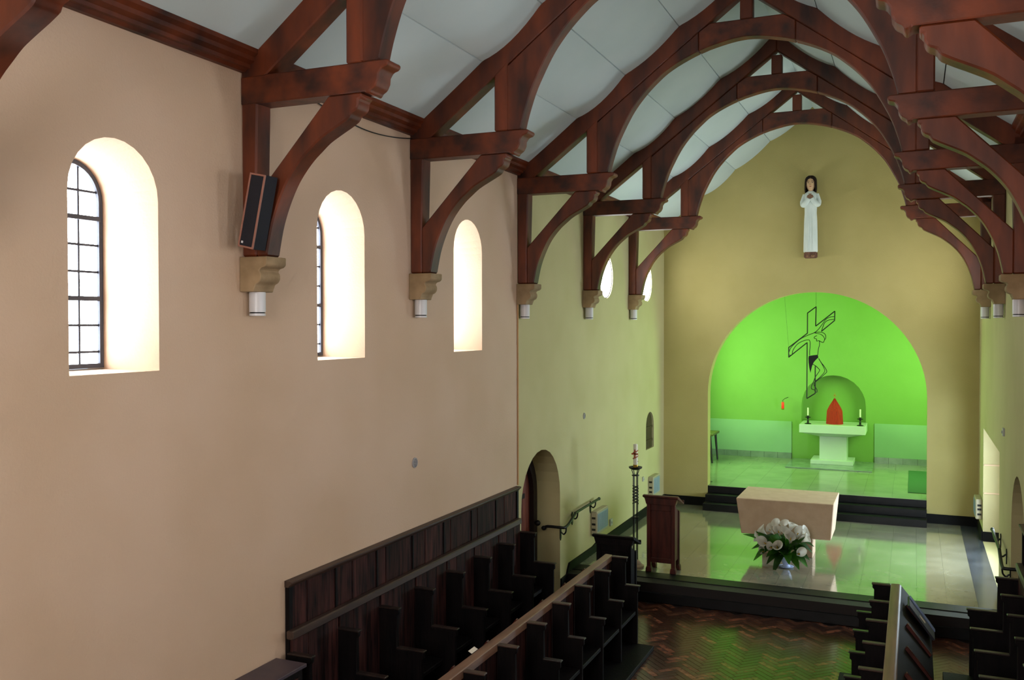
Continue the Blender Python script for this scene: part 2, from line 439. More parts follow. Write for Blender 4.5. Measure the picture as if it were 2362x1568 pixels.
# corbels and downlights under the trusses
def ordn(i): return ['first', 'second', 'third', 'fourth', 'fifth', 'sixth'][i]
cprof = [(0, 5.255), (.30, 5.255), (.30, 5.185), (.275, 5.165), (.235, 5.155), (.215, 5.13), (.235, 5.10), (.235, 5.06), (.215, 5.03), (.175, 5.01), (.17, 4.985), (.16, 4.975), (.155, 4.945), (0, 4.945)]
NEAR = ['behind the left edge of view', 'of the near truss with the loudspeaker', 'of the second full truss', 'of the third truss over the stall end', 'of the dark fourth truss', 'of the farthest truss by the chancel wall']
for s, sd in ((1, 'left'), (-1, 'right')):
    X = lambda x: x if s == 1 else W-x
    for i, y in enumerate(YT):
        if i == 0: continue
        if s == -1 and i < 3: continue
        if i in (1, 3) or True:
            c = obj('stone_corbel', bevel(prism(B(), [(X(a), b) for a, b in cprof], y-.04, y+.24), .008), 'sandstone', origin=(X(.1), y+.1, 4.945))
            tag(c, 'moulded sandstone corbel under the %s post %s' % (sd, NEAR[i]), 'corbel', 'stone corbels under the trusses')
        L = thing('downlight', 'white cylinder downlight below the %s corbel %s' % (sd, NEAR[i]), 'light', (X(.085), y+.1, 4.945), 'cylinder downlights')
        cyl_b = lathe(B(), [(.0, 4.945), (.072, 4.945), (.074, 4.935), (.074, 4.765)], X(.085), y+.1, 24)
        obj('lamp_body', cyl_b, 'white_enamel', parent=L)
        obj('shadow_gap', lathe(B(), [(.066, 4.766), (.066, 4.752)], X(.085), y+.1, 24), 'black_metal', parent=L)
        obj('trim_ring', lathe(B(), [(.072, 4.753), (.072, 4.732), (.06, 4.731), (.05, 4.745)], X(.085), y+.1, 24), 'white_enamel', parent=L)

# ------------------------------------------------------------------ windows
def arch_ring(c, hw, z0, zt, wd, x0, x1):
    a = arch_pts(c, hw, z0, zt, 18); b = arch_pts(c, hw-wd, z0+wd, zt-wd, 18)
    bm = B(); R = []
    for x in (x0, x1):
        R.append(([bm.verts.new((x, p[0], p[1])) for p in a], [bm.verts.new((x, p[0], p[1])) for p in b]))
    n = len(a)
    for i in range(n):
        j = (i+1) % n
        bm.faces.new((R[0][0][i], R[0][0][j], R[0][1][j], R[0][1][i])); bm.faces.new((R[1][0][j], R[1][0][i], R[1][1][i], R[1][1][j]))
        bm.faces.new((R[0][0][j], R[0][0][i], R[1][0][i], R[1][0][j])); bm.faces.new((R[0][1][i], R[0][1][j], R[1][1][j], R[1][1][i]))
    return bm
wn = 0
WL = ['behind the left edge of view', 'the large bright one nearest the camera at left', 'between the first and second full trusses', 'between the second and third full trusses']
for s, sd, pm in ((1, 'left', 'pane_left'), (-1, 'right', 'pane_right_assumed')):  # right-hand windows are assumed, mirrored from the left wall
    X = lambda x: x if s == 1 else W-x
    for k, (c, hw) in enumerate(WIN):
        wn += 1
        h2 = hw-.118
        z0, z1 = 4.31, 5.945
        fr = struct('window_%d' % wn, arch_ring(c, h2, z0, z1, .035, X(-.47), X(-.52)), 'lead', label='round-headed leaded window in the %s wall, %s' % (sd, WL[k]))
        ya, yb = c-h2+.03, c+h2-.03; cols = 3; dz = .212
        # panes: one per light
        ybs = [ya+(yb-ya)*i/cols for i in range(cols+1)]
        zbs = [z0+.03] + [5.71-dz*i for i in range(6, -1, -1)] + [z1-.0]
        zsp = z1-h2
        for a, b in zip(ybs, ybs[1:]):
            for u, v in zip(zbs, zbs[1:]):
                P = []
                r = h2-.03
                def cap(y, z):
                    if z <= zsp: return z
                    d = r*r-(y-c)**2
                    return min(z, zsp+sqrt(max(d, 0)))
                n = 6
                up = [(a+(b-a)*i/n, cap(a+(b-a)*i/n, v)) for i in range(n+1)]
                lo = [(a+(b-a)*i/n, min(u, cap(a+(b-a)*i/n, v))) for i in range(n+1)]
                if max(q[1] for q in up)-u < .02: continue
                bm = B(); bot = [lo[0], lo[-1]] if v <= zsp else [(y, min(z, zz)) for (y, z), (_, zz) in zip(lo, up)]
                tp = [up[0], up[-1]] if v <= zsp else up
                poly = bot + tp[::-1]
                clean = []
                for q in poly:
                    if not clean or abs(q[0]-clean[-1][0])+abs(q[1]-clean[-1][1]) > 1e-4: clean.append(q)
                if abs(clean[0][0]-clean[-1][0])+abs(clean[0][1]-clean[-1][1]) < 1e-4: clean.pop()
                if len(clean) < 3: continue
                prism(bm, clean, X(-.497), X(-.503), 'yz')
                pane(bm, pm, fr, (s, 0, 0))
        for y in ybs[1:-1]:
            zt = zsp+sqrt(max((h2-.03)**2-(y-c)**2, 0))
            obj('glazing_bar', box(B(), min(X(-.488), X(-.496)), max(X(-.488), X(-.496)), y-.008, y+.008, z0+.02, zt), 'lead', parent=fr)
        for i, z in enumerate(zbs[1:-1]):
            h = .018 if i in (2, 5) else .009
            d = .03 if h > .01 else .008
            hy = h2-.03 if z <= zsp else sqrt(max((h2-.03)**2-(z-zsp)**2, 0))
            obj('glazing_bar', box(B(), min(X(-.49+d), X(-.497)), max(X(-.49+d), X(-.497)), c-hy, c+hy, z-h, z+h), 'lead', parent=fr)
    for k, c in enumerate(ROUND):
        wn += 1
        fr = struct('window_%d' % wn, rings(B(), [[(X(-x), c+r*cos(2*pi*i/36), 5.58+r*sin(2*pi*i/36)) for i in range(36)] for r, x in ((.43, .02), (.43, .05), (.415, .05), (.415, .02))], closed=True), 'lead',
                    label='round window high in the %s wall, %s' % (sd, ['behind the brace of the dark fourth truss', 'behind the farthest truss brace'][k]))
        pane(prism(B(), [(c+.416*cos(2*pi*i/36), 5.58+.416*sin(2*pi*i/36)) for i in range(36)], X(-.03), X(-.045), 'yz'), 'pane_round', fr, (s, 0, 0))
wn += 1
fr = struct('window_%d' % wn, prism(B(), [(CX-1.55, 3.55), (CX+1.55, 3.55), (CX+1.55, 3.62), (CX-1.55, 3.62)], Y0-.3, Y0-.2), 'lead', label='assumed tall gallery window behind the camera')  # unseen window, assumed from the light on the near trusses
pane(prism(B(), arch_pts(CX, 1.5, 3.6, 7.6), Y0-.25, Y0-.24), 'pane_west_assumed', fr, (0, 1, 0))
for dx in (-.75, 0, .75):
    obj('glazing_bar', box(B(), CX+dx-.02, CX+dx+.02, Y0-.24, Y0-.2, 3.6, 7.3 if dx else 7.6), 'lead', parent=fr)
# apse side windows out of view, assumed from the green light; green glass
for s, sd in ((1, 'left'), (-1, 'right')):
    X = lambda x: x if s == 1 else W-x
    wn += 1
    a0, a1 = 23.3, 26.0
    fr = struct('window_%d' % wn, box(B(), min(X(-.26), X(-.3)), max(X(-.26), X(-.3)), a0-.06, a1+.06, 2.14, 2.2), 'lead', label='assumed green glazed window in the %s side wall of the apse' % sd)
    for i in range(4):
        y = a0+(a1-a0)*i/4
        for j in range(3):
            z = 2.2+j*1.0
            pane(box(B(), min(X(-.28), X(-.295)), max(X(-.28), X(-.295)), y+.02, y+(a1-a0)/4-.02, z+.02, z+.98), 'pane_green_assumed', fr, (s, 0, 0))
    for i in range(5):
        y = a0+(a1-a0)*i/4
        obj('glazing_bar', box(B(), min(X(-.26), X(-.3)), max(X(-.26), X(-.3)), y-.02, y+.02, 2.2, 5.2), 'lead', parent=fr)

# ------------------------------------------------------------------ floors and steps
nave = struct('floor', box(B(), -.1, W+.1, Y0, 15.0, -.06, -.008), 'sub_floor', label='dark herringbone parquet floor of the nave')
# herringbone parquet (blocks .30 x .075)
bl, bw = .336, .084
def block_mesh(ang):
    bm = box(B(), -bl/2+.002, bl/2-.002, -bw/2+.002, bw/2-.002, -.02, 0)
    bevel(bm, .0015)
    bmesh.ops.rotate(bm, verts=bm.verts[:], cent=(0, 0, 0), matrix=Matrix.Rotation(ang, 3, 'Z'))
    return bm
cand = []
d = bw/sqrt(2)
# herringbone lattice rotated 45 deg: rows run along y
n_ = int(round(bl/bw))
for i in range(-70, 70):
    for j in range(-60, 60):
        # in rotated frame (u,v): horizontal block with origin (i*bw + ..)
        for kind in (0, 1):
            # classic herringbone: H at (k, k) , V at (k+n, k) shifts of 2n along u
            u0 = i*bw + j*2*bl; v0 = i*bw
            if kind == 0: uc, vc = u0+bl/2, v0+bw/2
            else: uc, vc = u0+bl+bw/2, v0-bl/2+bw+0*bw
            x = 3.4+(uc-vc)/sqrt(2); y = 12.0+(uc+vc)/sqrt(2)
            if (1.72 < x < 5.12 and 9.6 < y < 14.98) or (.15 < x < 6.65 and 12.95 < y < 14.98): cand.append((y, x, kind))
me_h = finish(block_mesh(pi/4), (0, 0, 0)); me_v = finish(block_mesh(3*pi/4), (0, 0, 0))
me_h.name = me_v.name = 'parquet_block'
for m_ in (me_h, me_v): m_.materials.append(MATS['parquet'])
def seen(y, x):
    # blocks in clear view between the two front rows, nearest first
    return 2.0 < x < 4.8 and y > 11.6
vis = sorted([c for c in cand if seen(c[0], c[1])])
# nearest visible first
show = vis[:300]; ss = set(show)
for (y, x, kd) in show:
    o = bpy.data.objects.new('parquet_block', (me_h, me_v)[kd]); C.objects.link(o); o.parent = nave
    o.location = (Vector((x, y, 0))-Vector(LOC[nave.name]))*K
bm = B()
for (y, x, kd) in cand:
    if (y, x, kd) in ss: continue
    b2 = B(); a = (pi/4, 3*pi/4)[kd]
    box(b2, -bl/2+.002, bl/2-.002, -bw/2+.002, bw/2-.002, -.02, 0)
    bmesh.ops.rotate(b2, verts=b2.verts[:], cent=(0, 0, 0), matrix=Matrix.Rotation(a, 3, 'Z'))
    V = {}
    for v in b2.verts: V[v] = bm.verts.new(v.co+Vector((x, y, 0)))
    for f in b2.faces: bm.faces.new([V[v] for v in f.verts])
    b2.free()
far = obj('parquet_field', bm, 'parquet_far', parent=nave, flat=True); far['kind'] = 'stuff'

# sanctuary platform
plat = struct('floor_sanctuary', box(B(), -.1, W+.1, 15.0, YA+.35, -.06, ZS-.012), 'sub_floor', label='tiled sanctuary floor raised by two steps')
struct('trim_3', bevel(box(B(), 0, W, 14.97, 15.3, 0, .165), .008), 'step_stone', label='lower black stone step up to the sanctuary')
struct('trim_4', bevel(box(B(), 0, W, 15.27, 15.62, .165, ZS+.001), .008), 'step_stone', label='upper black stone step edging the sanctuary floor')
tx, ty = .43, .43
y = 15.62; j = 0
while y < YA-.02:
    y2 = min(y+ty, YA)
    x = 0.0
    while x < W-.02:
        edge = 6.45
        x2 = min(x+tx, W)
        if x < edge < x2: x2 = edge
        dark = x >= edge-.01
        if x2-x > .03:
            obj('floor_tile', box(B(), x+.001, x2-.001, y+.001, y2-.001, ZS-.02, ZS), 'tile_dark' if dark else 'tile', parent=plat)
        x = x2
    y = y2
# apse steps and floor
for k in range(3):
    struct('trim_%d' % (5+k), bevel(box(B(), AC-AR, AC+AR, 21.26+.29*k, YA+.35, ZS+.16*k, ZS+.16*(k+1)), .006), 'step_stone', label=['lowest', 'middle', 'top'][k]+' black step under the chancel arch')
apf = struct('floor_apse', box(B(), -.6, 7.4, YA+.06, YB+.1, ZA-.1, ZA-.006), 'sub_floor', label='pale tiled floor of the apse')
x = -.3
while x < 7.1:
    y = YA+.02
    while y < YB-.02:
        x2 = min(x+.6, 7.1); y2 = min(y+.6, YB)
        if not (y < YA+.3 and (x2 < AC-AR or x > AC+AR)):
            a = max(x, AC-AR) if y < YA+.3 else x; b = min(x2, AC+AR) if y < YA+.3 else x2
            obj('floor_tile', box(B(), a+.0015, b-.0015, y+.0015, y2-.0015, ZA-.02, ZA+.004), 'apse_tile', parent=apf)
        y += .6
    x += .6
# skirting tiles on the apse back wall
for n, (xa, xb) in enumerate(((-.28, 2.36), (4.55, 7.08))):
    sk = struct('baseboard_apse_%s' % ('left', 'right')[n], box(B(), xa, xb, YB-.024, YB-.002, ZA, .975), 'sub_floor', label='row of grey skirting tiles in the apse, %s' % ('left', 'right')[n])
    nx = int(round((xb-xa)/.36)); st = (xb-xa)/nx
    for i in range(nx):
        obj('skirting_tile', box(B(), xa+st*i+.003, xa+st*(i+1)-.003, YB-.034, YB-.01, ZA+.004, .98), 'marble_grey', parent=sk)
# black skirting in the sanctuary
struct('baseboard_chancel_left', box(B(), 0, AC-AR-.0, YA-.03, YA, ZS, .53), 'base_black', label='black skirting of the chancel wall, left of the arch')
struct('baseboard_chancel_right', box(B(), AC+AR, W, YA-.03, YA, ZS, .53), 'base_black', label='black skirting of the chancel wall, right of the arch')
stp = [(14.72, 0.0), (14.72, .29), (15.0, .30), (15.03, .36), (15.12, .47), (16.4, .47), (16.6, .50), (YA, .53), (YA, ZS), (15.2, ZS), (15.2, .1), (14.9, 0)]
struct('baseboard_left', prism(B(), stp, 0, .03, 'yz'), 'base_black', label='black skirting climbing the steps on the left wall')
struct('baseboard_right', prism(B(), [(20.42, ZS), (YA, ZS), (YA, .53), (20.42, .53)], W-.03, W, 'yz'), 'base_black', label='black skirting in the far right corner of the sanctuary')

# right wall recess
struct('wall_recess', box(B(), 7.2, 7.26, 16.7, 20.42, ZS, 2.57), 'plaster', label='plaster back of the recess in the right sanctuary wall')
wn += 1
fr = struct('window_%d' % wn, box(B(), 7.17, 7.2, 17.35, 19.65, .96, 1.0), 'lead', label='assumed low side window inside the recess of the right sanctuary wall')  # unseen window, assumed from the bluish light on jamb and altar side
for i in range(3):
    pane(box(B(), 7.18, 7.19, 17.4+.75*i, 18.1+.75*i, 1.02, 2.4), 'pane_recess_assumed', fr, (-1, 0, 0))
for i in range(4):
    obj('glazing_bar', box(B(), 7.17, 7.195, 17.355+.75*i, 17.395+.75*i, 1.0, 2.42), 'lead', parent=fr)
struct('baseboard_recess', box(B(), W+.0, 7.2, 20.39, 20.42, ZS, .52), 'base_black', label='black skirting inside the right wall recess')
for z, n in ((1.27, 8), (1.83, 9)):
    struct('trim_%d' % n, bevel(box(B(), W+.01, 7.2, 20.40, 20.42, z, z+.03), .004), 'plaster', label='thin plaster moulding inside the right wall recess, %s' % ('lower' if n == 8 else 'upper'))

# ------------------------------------------------------------------ doors
for s, sd, n in ((1, 'left', 1), (-1, 'right', 2)):
    X = lambda x: x if s == 1 else W-x
    d = struct('door_%d' % n, arch_ring(DOORC, DOORR-.0, -.0, 2.60, .16, X(-.42), X(-.55)), 'frame_wood', label='round-arched plank door in the %s nave wall beside the sanctuary steps' % sd)
    np_ = 9; a0, a1 = DOORC-DOORR+.15, DOORC+DOORR-.15; r = DOORR-.15; zc = 2.60-DOORR
    for i in range(np_):
        a = a0+(a1-a0)*i/np_+.004; b = a0+(a1-a0)*(i+1)/np_-.004
        q = [(a, 0.0), (b, 0.0)] + [(b+(a-b)*t/4, zc+sqrt(max(r*r-(b+(a-b)*t/4-DOORC)**2, 0))) for t in range(5)]
        obj('plank', bevel(prism(B(), q, X(-.50), X(-.545), 'yz'), .004), 'door_wood', parent=d)
    for z in (.45, 1.75):
        obj('strap_hinge', box(B(), min(X(-.485), X(-.5)), max(X(-.485), X(-.5)), a0, a1-.25, z-.04, z+.04), 'black_metal', parent=d)
    obj('door_knob', ellipsoid(B(), (X(-.37), 14.6, 1.24), .05, .05, .05), 'black_metal', parent=d)
    obj('backing', box(B(), min(X(-.56), X(-.6)), max(X(-.56), X(-.6)), DOORC-DOORR-.02, DOORC+DOORR+.02, 0, 2.62), 'frame_wood', parent=d)

# ------------------------------------------------------------------ choir stalls
PB = .8
def stall_row(side, x_off, rows, y1, zup, back, label):
    """one continuous row of choir stalls; x measured from the side wall, seats face the nave"""
    s = 1 if side == 'left' else -1
    X = lambda x: x if s == 1 else W-x
    y0 = y1-PB*rows
    t = thing('choir_stall_row', label, 'choir stalls', (X(x_off+.2), (y0+y1)/2, 0), 'rows of dark choir stalls')
    def bx(n, xa, xb, ya, yb, za, zb, m, bev=.006, par=None):
        a, b = sorted((X(x_off+xa), X(x_off+xb)))
        return obj(n, bevel(box(B(), a, b, ya, yb, za, zb), bev), m, parent=par or t)
    zr = 1.30+zup
    bx('platform', -.13 if not back else 0, .62 if not back else .86, y0-.02, y1+.03, 0, .06+zup, 'dark_oak')
    if not back:
        a = [(x_off-.13, zr-.09), (x_off, zr-.09), (x_off, zr), (x_off-.10, zr+.005), (x_off-.13, zr-.02)]
        obj('back_rail', bevel(prism(B(), [(X(u), v) for u, v in a], y0, y1+.04), .008), 'dark_oak_rail', parent=t)
        # steep book board on the wall side
        a = [(x_off-.10, zr-.01), (x_off-.13, zr-.02), (x_off-.47, .86), (x_off-.47, .06), (x_off-.43, .06), (x_off-.43, .86)]
        obj('book_board', prism(B(), [(X(u), v) for u, v in a], y0, y1+.02), 'dark_oak', parent=t)
        for k in range(rows):
            yy = y1-.62-PB*k
            a = [(x_off-.19, zr-.06), (x_off-.17, zr-.12), (x_off-.43, .94-.01), (x_off-.46, .97)]
            obj('book_stop', bevel(prism(B(), [(X(u-.0), v+.0) for u, v in [(x_off-.17, zr-.11), (x_off-.21, zr-.06), (x_off-.46, zr-.385), (x_off-.42, zr-.435)]], yy, yy+.05), .005), 'lectern_wood', parent=t)
    else:
        bx('back_rail', -.02, .06, y0, y1, zr+.15, zr+.235, 'brown_rail', .012)
    for k in range(rows):
        ya, yb = y1-PB*(k+1), y1-PB*k
        for q in range(3):
            m0, m1 = ya+.035+(PB-.03)*q/3, ya+.035+(PB-.03)*(q+1)/3-.006
            bx('back_board', -.045 if not back else 0, -.015 if not back else .03, m0, m1, .06+zup, zr-.085 if not back else zr+.16, 'panel_oak', .003)
        bx('seat', -.01 if not back else .03, .36 if not back else .42, ya+.04, yb-.002, .48+zup, .53+zup, 'dark_oak')
    zt = 1.27+zup+(.04 if back else 0)
    w1, w2 = (.20, .40) if not back else (.25, .58)
    for k in range(rows+1):
        y = y1-PB*k
        prof = [(0, .06+zup), (w2-.02, .06+zup), (w2-.02, .80+zup), (w2, .81+zup), (w2, .88+zup), (w1+.005, .88+zup), (w1+.0, zt-.06), (w1+.02, zt-.045), (w1+.02, zt), (-.0, zt)]
        dv = obj('divider', bevel(prism(B(), [(X(x_off+u), v) for u, v in prof], y, y+.05), .006), 'dark_oak', parent=t)
        bx('arm_cap', w1+.0, w2+.015, y-.012, y+.062, .88+zup, .90+zup, 'arm_wood', .006, dv)
        bx('arm_cap', 0.0, w1+.03, y-.012, y+.062, zt, zt+.02, 'arm_wood' if back else 'brown_rail', .006, dv)
    return t
stall_row('left', .06, 7, 12.76, .19, True, 'back row of dark choir stalls standing against the left wall')
stall_row('right', .06, 7, 12.76, .19, True, 'back row of dark choir stalls standing against the right wall')
stall_row('left', 1.53, 8, 12.76, 0, False, 'front row of dark choir stalls left of the aisle with a long pale top rail')
stall_row('right', 1.53, 8, 12.76, 0, False, 'front row of dark choir stalls right of the aisle with a steep book board')

# panelling behind the left and right back rows
for s, sd in ((1, 'left'), (-1, 'right')):
    X = lambda x: x if s == 1 else W-x
    t = thing('wall_panelling', 'tall dark oak panelling of upright boards above the back stalls on the %s wall' % sd, 'panelling', (X(.03), 10, 1.5))
    ya, yb = 7.2, 12.8
    def bx(n, xa, xb, y0, y1, z0, z1, m, bev=.006):
        a, b = sorted((X(xa), X(xb)))
        return obj(n, bevel(box(B(), a, b, y0, y1, z0, z1), bev), m, parent=t)
    obj('cap_moulding', bevel(prism(B(), [(X(u), v) for u, v in [(0, 2.13), (.05, 2.13), (.06, 2.15), (.085, 2.165), (.085, 2.19), (0, 2.195)]], ya-.01, yb+.02), .004), 'brown_rail', parent=t)
    for k in range(7):
        y0 = ya+PB*k
        ws = [.30, .19, .31]; random.shuffle(ws); yy = y0
        for q, wd in enumerate(ws):
            bx('board', 0, .030+.006*(q % 2), yy+.004, yy+wd*1.0-.003, 1.56, 2.135, 'panel_oak', .003); yy += wd
        if k: bx('stile', 0, .046, y0-.014, y0+.014, 1.56, 2.135, 'dark_oak', .004)
    for y0 in (ya, yb-.06): bx('stile', 0, .05, y0, y0+.06, .3, 2.14, 'dark_oak', .004)

# cabinet at the near end of the left back stalls
t = thing('low_cabinet', 'long low dark cabinet against the left wall nearer than the panelling', 'cabinet', (.18, 5.5, 0))
obj('cabinet_body', bevel(box(B(), .01, .33, 3.6, 7.03, 0, 1.465), .008), 'dark_oak', parent=t)
obj('cabinet_top', bevel(box(B(), .005, .36, 3.58, 7.055, 1.465, 1.5), .006), 'cabinet_top', parent=t)
for i in range(4):
    obj('cabinet_door', bevel(box(B(), .33, .35, 3.65+.84*i, 4.45+.84*i, .1, 1.4), .006), 'panel_oak', parent=t)

# loose papers and books on the stalls
tag(obj('song_sheet', bevel(prism(B(), [(0, 0), (.05, -.005), (.17, .01), (.17, .013), (.05, .0), (0, .004)], 9.05, 9.32), .001) if False else
        prism(B(), [(1.425, 1.307), (1.385, 1.328), (1.388, 1.332), (1.43, 1.31)], 8.36, 8.50), 'paper'), 'small pale paper sheet propped behind the left front stall rail', 'paper')
t = thing('hymn_folder', 'dark hymn folder with pale label leaning on the right book board', 'book', (5.62, 12.3, .9))
a = [(W-1.53+.20, 1.275), (W-1.53+.225, 1.285), (W-1.53+.505, .905), (W-1.53+.48, .895)]
obj('cover', bevel(prism(B(), a, 11.93, 12.35), .003), 'book', parent=t)
a = [(W-1.53+.225, 1.285), (W-1.53+.235, 1.288), (W-1.53+.512, .908), (W-1.53+.505, .905)]
obj('spine', prism(B(), a, 12.25, 12.36), 'book_edge', parent=t)
a = [(W-1.53+.335, 1.135), (W-1.53+.34, 1.138), (W-1.53+.40, 1.058), (W-1.53+.395, 1.055)]
obj('spine_label', prism(B(), a, 12.05, 12.11), 'paper', parent=t)

# ------------------------------------------------------------------ lecterns
def lectern(name, label, x0, x1, y0, y1, z0, h, m):
    t = thing(name, label, 'lectern', ((x0+x1)/2, (y0+y1)/2, z0))
    zt = z0+h
    p = lambda n, bm, b=.006, mm=m: obj(n, bevel(bm, b), mm, parent=t)
    st = .07
    for xa in (x0, x1-st):
        for ya in (y0, y1-st):
            p('corner_post', box(B(), xa, xa+st, ya, ya+st, z0+.06, zt-.16 if ya == y0 else zt-.30))
            p('foot', prism(B(), [(xa-.02, z0), (xa+st+.02, z0), (xa+st+.015, z0+.06), (xa+st, z0+.1), (xa, z0+.1), (xa-.015, z0+.06)], ya-.015, ya+st+.015), .008)
    p('front_panel', box(B(), x0+st, x1-st, y0+.025, y0+.045, z0+.19, zt-.16))
    p('top_rail', box(B(), x0+st, x1-st, y0+.008, y0+.05, zt-.27, zt-.16)); p('bottom_rail', box(B(), x0+st, x1-st, y0+.008, y0+.05, z0+.17, z0+.25))
    for xa in (x0+.02, x1-.04):
        p('side_panel', prism(B(), [(y0+st, z0+.19), (y1-st, z0+.19), (y1-st, zt-.30), (y0+st, zt-.17)], xa, xa+.02, 'yz'))
    p('cornice', prism(B(), [(x0-.005, zt-.16), (x1+.005, zt-.16), (x1+.035, zt-.06), (x1+.05, zt-.035), (x0-.05, zt-.035), (x0-.035, zt-.06)], y0-.02, y0+.12), .004)
    p('book_slope', prism(B(), [(y0-.05, zt-.035), (y0-.05, zt), (y0+.02, zt+.002), (y1+.03, zt-.17), (y1+.03, zt-.205)], x0-.06, x1+.06, 'yz'), .006)
    p('book_ledge', box(B(), x0-.06, x1+.06, y1+.02, y1+.045, zt-.2, zt-.13), .004)
    return t
lectern('lectern', 'tall reddish wooden lectern standing at the front edge of the sanctuary', 1.27, 1.77, 15.62, 16.0, ZS, 1.345, 'lectern_wood')
lectern('reading_desk', 'dark wooden reading desk behind the far end of the left stalls', .74, 1.33, 14.44, 14.80, 0.0, 1.19, 'dark_oak')

# ------------------------------------------------------------------ stone altar
t = thing('stone_altar', 'pale stone altar block on a narrow pedestal in the sanctuary', 'altar', (3.38, 18, ZS))
zt, zb = 1.42, .755
R = [[(2.60, 17.36, zb), (4.18, 17.36, zb), (4.18, 18.35, zb), (2.60, 18.35, zb)], [(2.515, 17.30, zt), (4.235, 17.30, zt), (4.235, 18.60, zt), (2.515, 18.60, zt)]]
obj('altar_block', bevel(rings(B(), R), .012), 'stone_altar', parent=t)
obj('pedestal', bevel(box(B(), 2.93, 3.84, 17.7, 18.2, ZS, .77), .01), 'stone_altar', parent=t)

# ------------------------------------------------------------------ flowers before the altar
fx, fy = 3.44, 16.86
t = thing('flower_arrangement', 'white calla lilies with green leaves in a pale blue footed bowl', 'flowers', (fx, fy, ZS), None)
bowl = obj('bowl', lathe(B(), [(.0, ZS+.02), (.075, ZS+.02), (.06, ZS+.04), (.05, ZS+.05), (.085, ZS+.12), (.105, ZS+.19), (.11, ZS+.2), (.1, ZS+.195), (.08, ZS+.15), (0, ZS+.13)], fx+.03, fy, 28), 'bowl_blue', parent=t)
obj('saucer', lathe(B(), [(0, ZS), (.09, ZS), (.13, ZS+.018), (.135, ZS+.022), (.125, ZS+.024), (.08, ZS+.014), (0, ZS+.012)], fx+.03, fy, 28), 'bowl_blue', parent=bowl)
def lily(c, d, L, r, roll):
    d = Vector(d).normalized(); u, v = frame_of(d)
    R = []; n = 18
    for t_, rr in ((0, .03), (.2, .10), (.45, .28), (.7, .52), (.88, .80), (1.0, 1.08), (1.03, 1.18)):
        ring = []
        for i in range(n):
            a = 2*pi*i/n
            lip = (.5+.5*cos(a-roll))
            k = rr*(.72+.5*lip**3*max(0, t_-.3))
            ext = L*(t_+.38*lip**2*max(0, t_-.4))
            ring.append(Vector(c)+d*ext+(u*cos(a)+v*sin(a))*r*k)
        R.append(ring)
    bm = rings(B(), R, cap=False)
    bmesh.ops.solidify(bm, geom=bm.faces[:], thickness=.004)
    return bm
def fpt(px, py, dy=0):   # offsets in units around the bunch, measured on the plane of the bowl
    return (px, fy+dy, py)
LIL = [(3.30, 1.04, -.02, (-.15, -.5, .6), .24), (3.42, 1.03, .05, (.05, -.4, .8), .24), (3.55, 1.04, .02, (.4, -.3, .7), .26), (3.22, .97, -.05, (-.5, -.6, .4), .22), (3.36, .97, -.10, (-.1, -.8, .5), .22),
       (3.08, .93, 0, (-.7, -.5, .5), .26), (3.02, .80, -.05, (-.9, -.4, .1), .26), (3.14, .76, -.14, (-.4, -.9, .1), .26), (3.34, .72, -.16, (.0, -.95, .15), .25), (3.24, .70, -.15, (-.3, -.9, 0), .2),
       (3.56, .86, -.1, (.2, -.8, .5), .28), (3.66, .93, -.02, (.5, -.6, .6), .28), (3.76, .93, 0, (.8, -.4, .5), .28), (3.80, .86, -.05, (.9, -.4, .3), .24), (3.70, .62, -.1, (.5, -.8, .2), .24), (3.10, .60, -.1, (-.4, -.8, .1), .2), (3.48, .94, -.08, (.1, -.7, .7), .25)]
for i, (x, z, dy, dr, L) in enumerate(LIL):
    dv = (Vector(dr).normalized()+Vector((0, .1, .35))).normalized(); c = Vector((x, fy+dy-.04, z))-dv*L*.6
    b = obj('lily_bloom', lily(c, dv, L*.86, L*.36, -pi/2+1.2*sin(i*2.1)), 'petal', parent=t)
    obj('spadix', tube(B(), [c+dv*L*.25, c+dv*L*.55, c+dv*L*.8], [.012, .012, .006], 6), 'spadix', parent=b)
    base = Vector((fx+.03+random.uniform(-.04, .04), fy+random.uniform(-.04, .04), ZS+.15))
    mid = (c+base)/2+Vector((0, 0, .08))
    obj('stem', tube(B(), spline([base, mid, c-dv*.05, c+dv*.02], 4), .011, 6), 'leaf', parent=t)
def leaf(bm, p0, p1, sag, wd):
    p0, p1 = Vector(p0), Vector(p1); mid = (p0+p1)/2+Vector((0, 0, sag)); P = spline([p0, mid, p1], 5)
    sd = (p1-p0).cross(Vector((0, -.6, 1))).normalized(); n = len(P)-1
    prof = [.1, .12, .15, .35, .9, 1.25, 1.2, 1.0, .7, .35, .02]
    T = []; Bt = []
    V = []
    for i, p in enumerate(P):
        k = prof[min(i, 10)]*wd
        up = Vector((0, -.5, .8))*k*.25
        V.append([bm.verts.new(p-sd*k+up), bm.verts.new(p), bm.verts.new(p+sd*k+up)])
    for a, b in zip(V, V[1:]):
        bm.faces.new((a[0], a[1], b[1], b[0])); bm.faces.new((a[1], a[2], b[2], b[1]))
    bmesh.ops.solidify(bm, geom=bm.faces[:], thickness=.003)
    return bm
ce = (fx+.03, fy, ZS+.2)
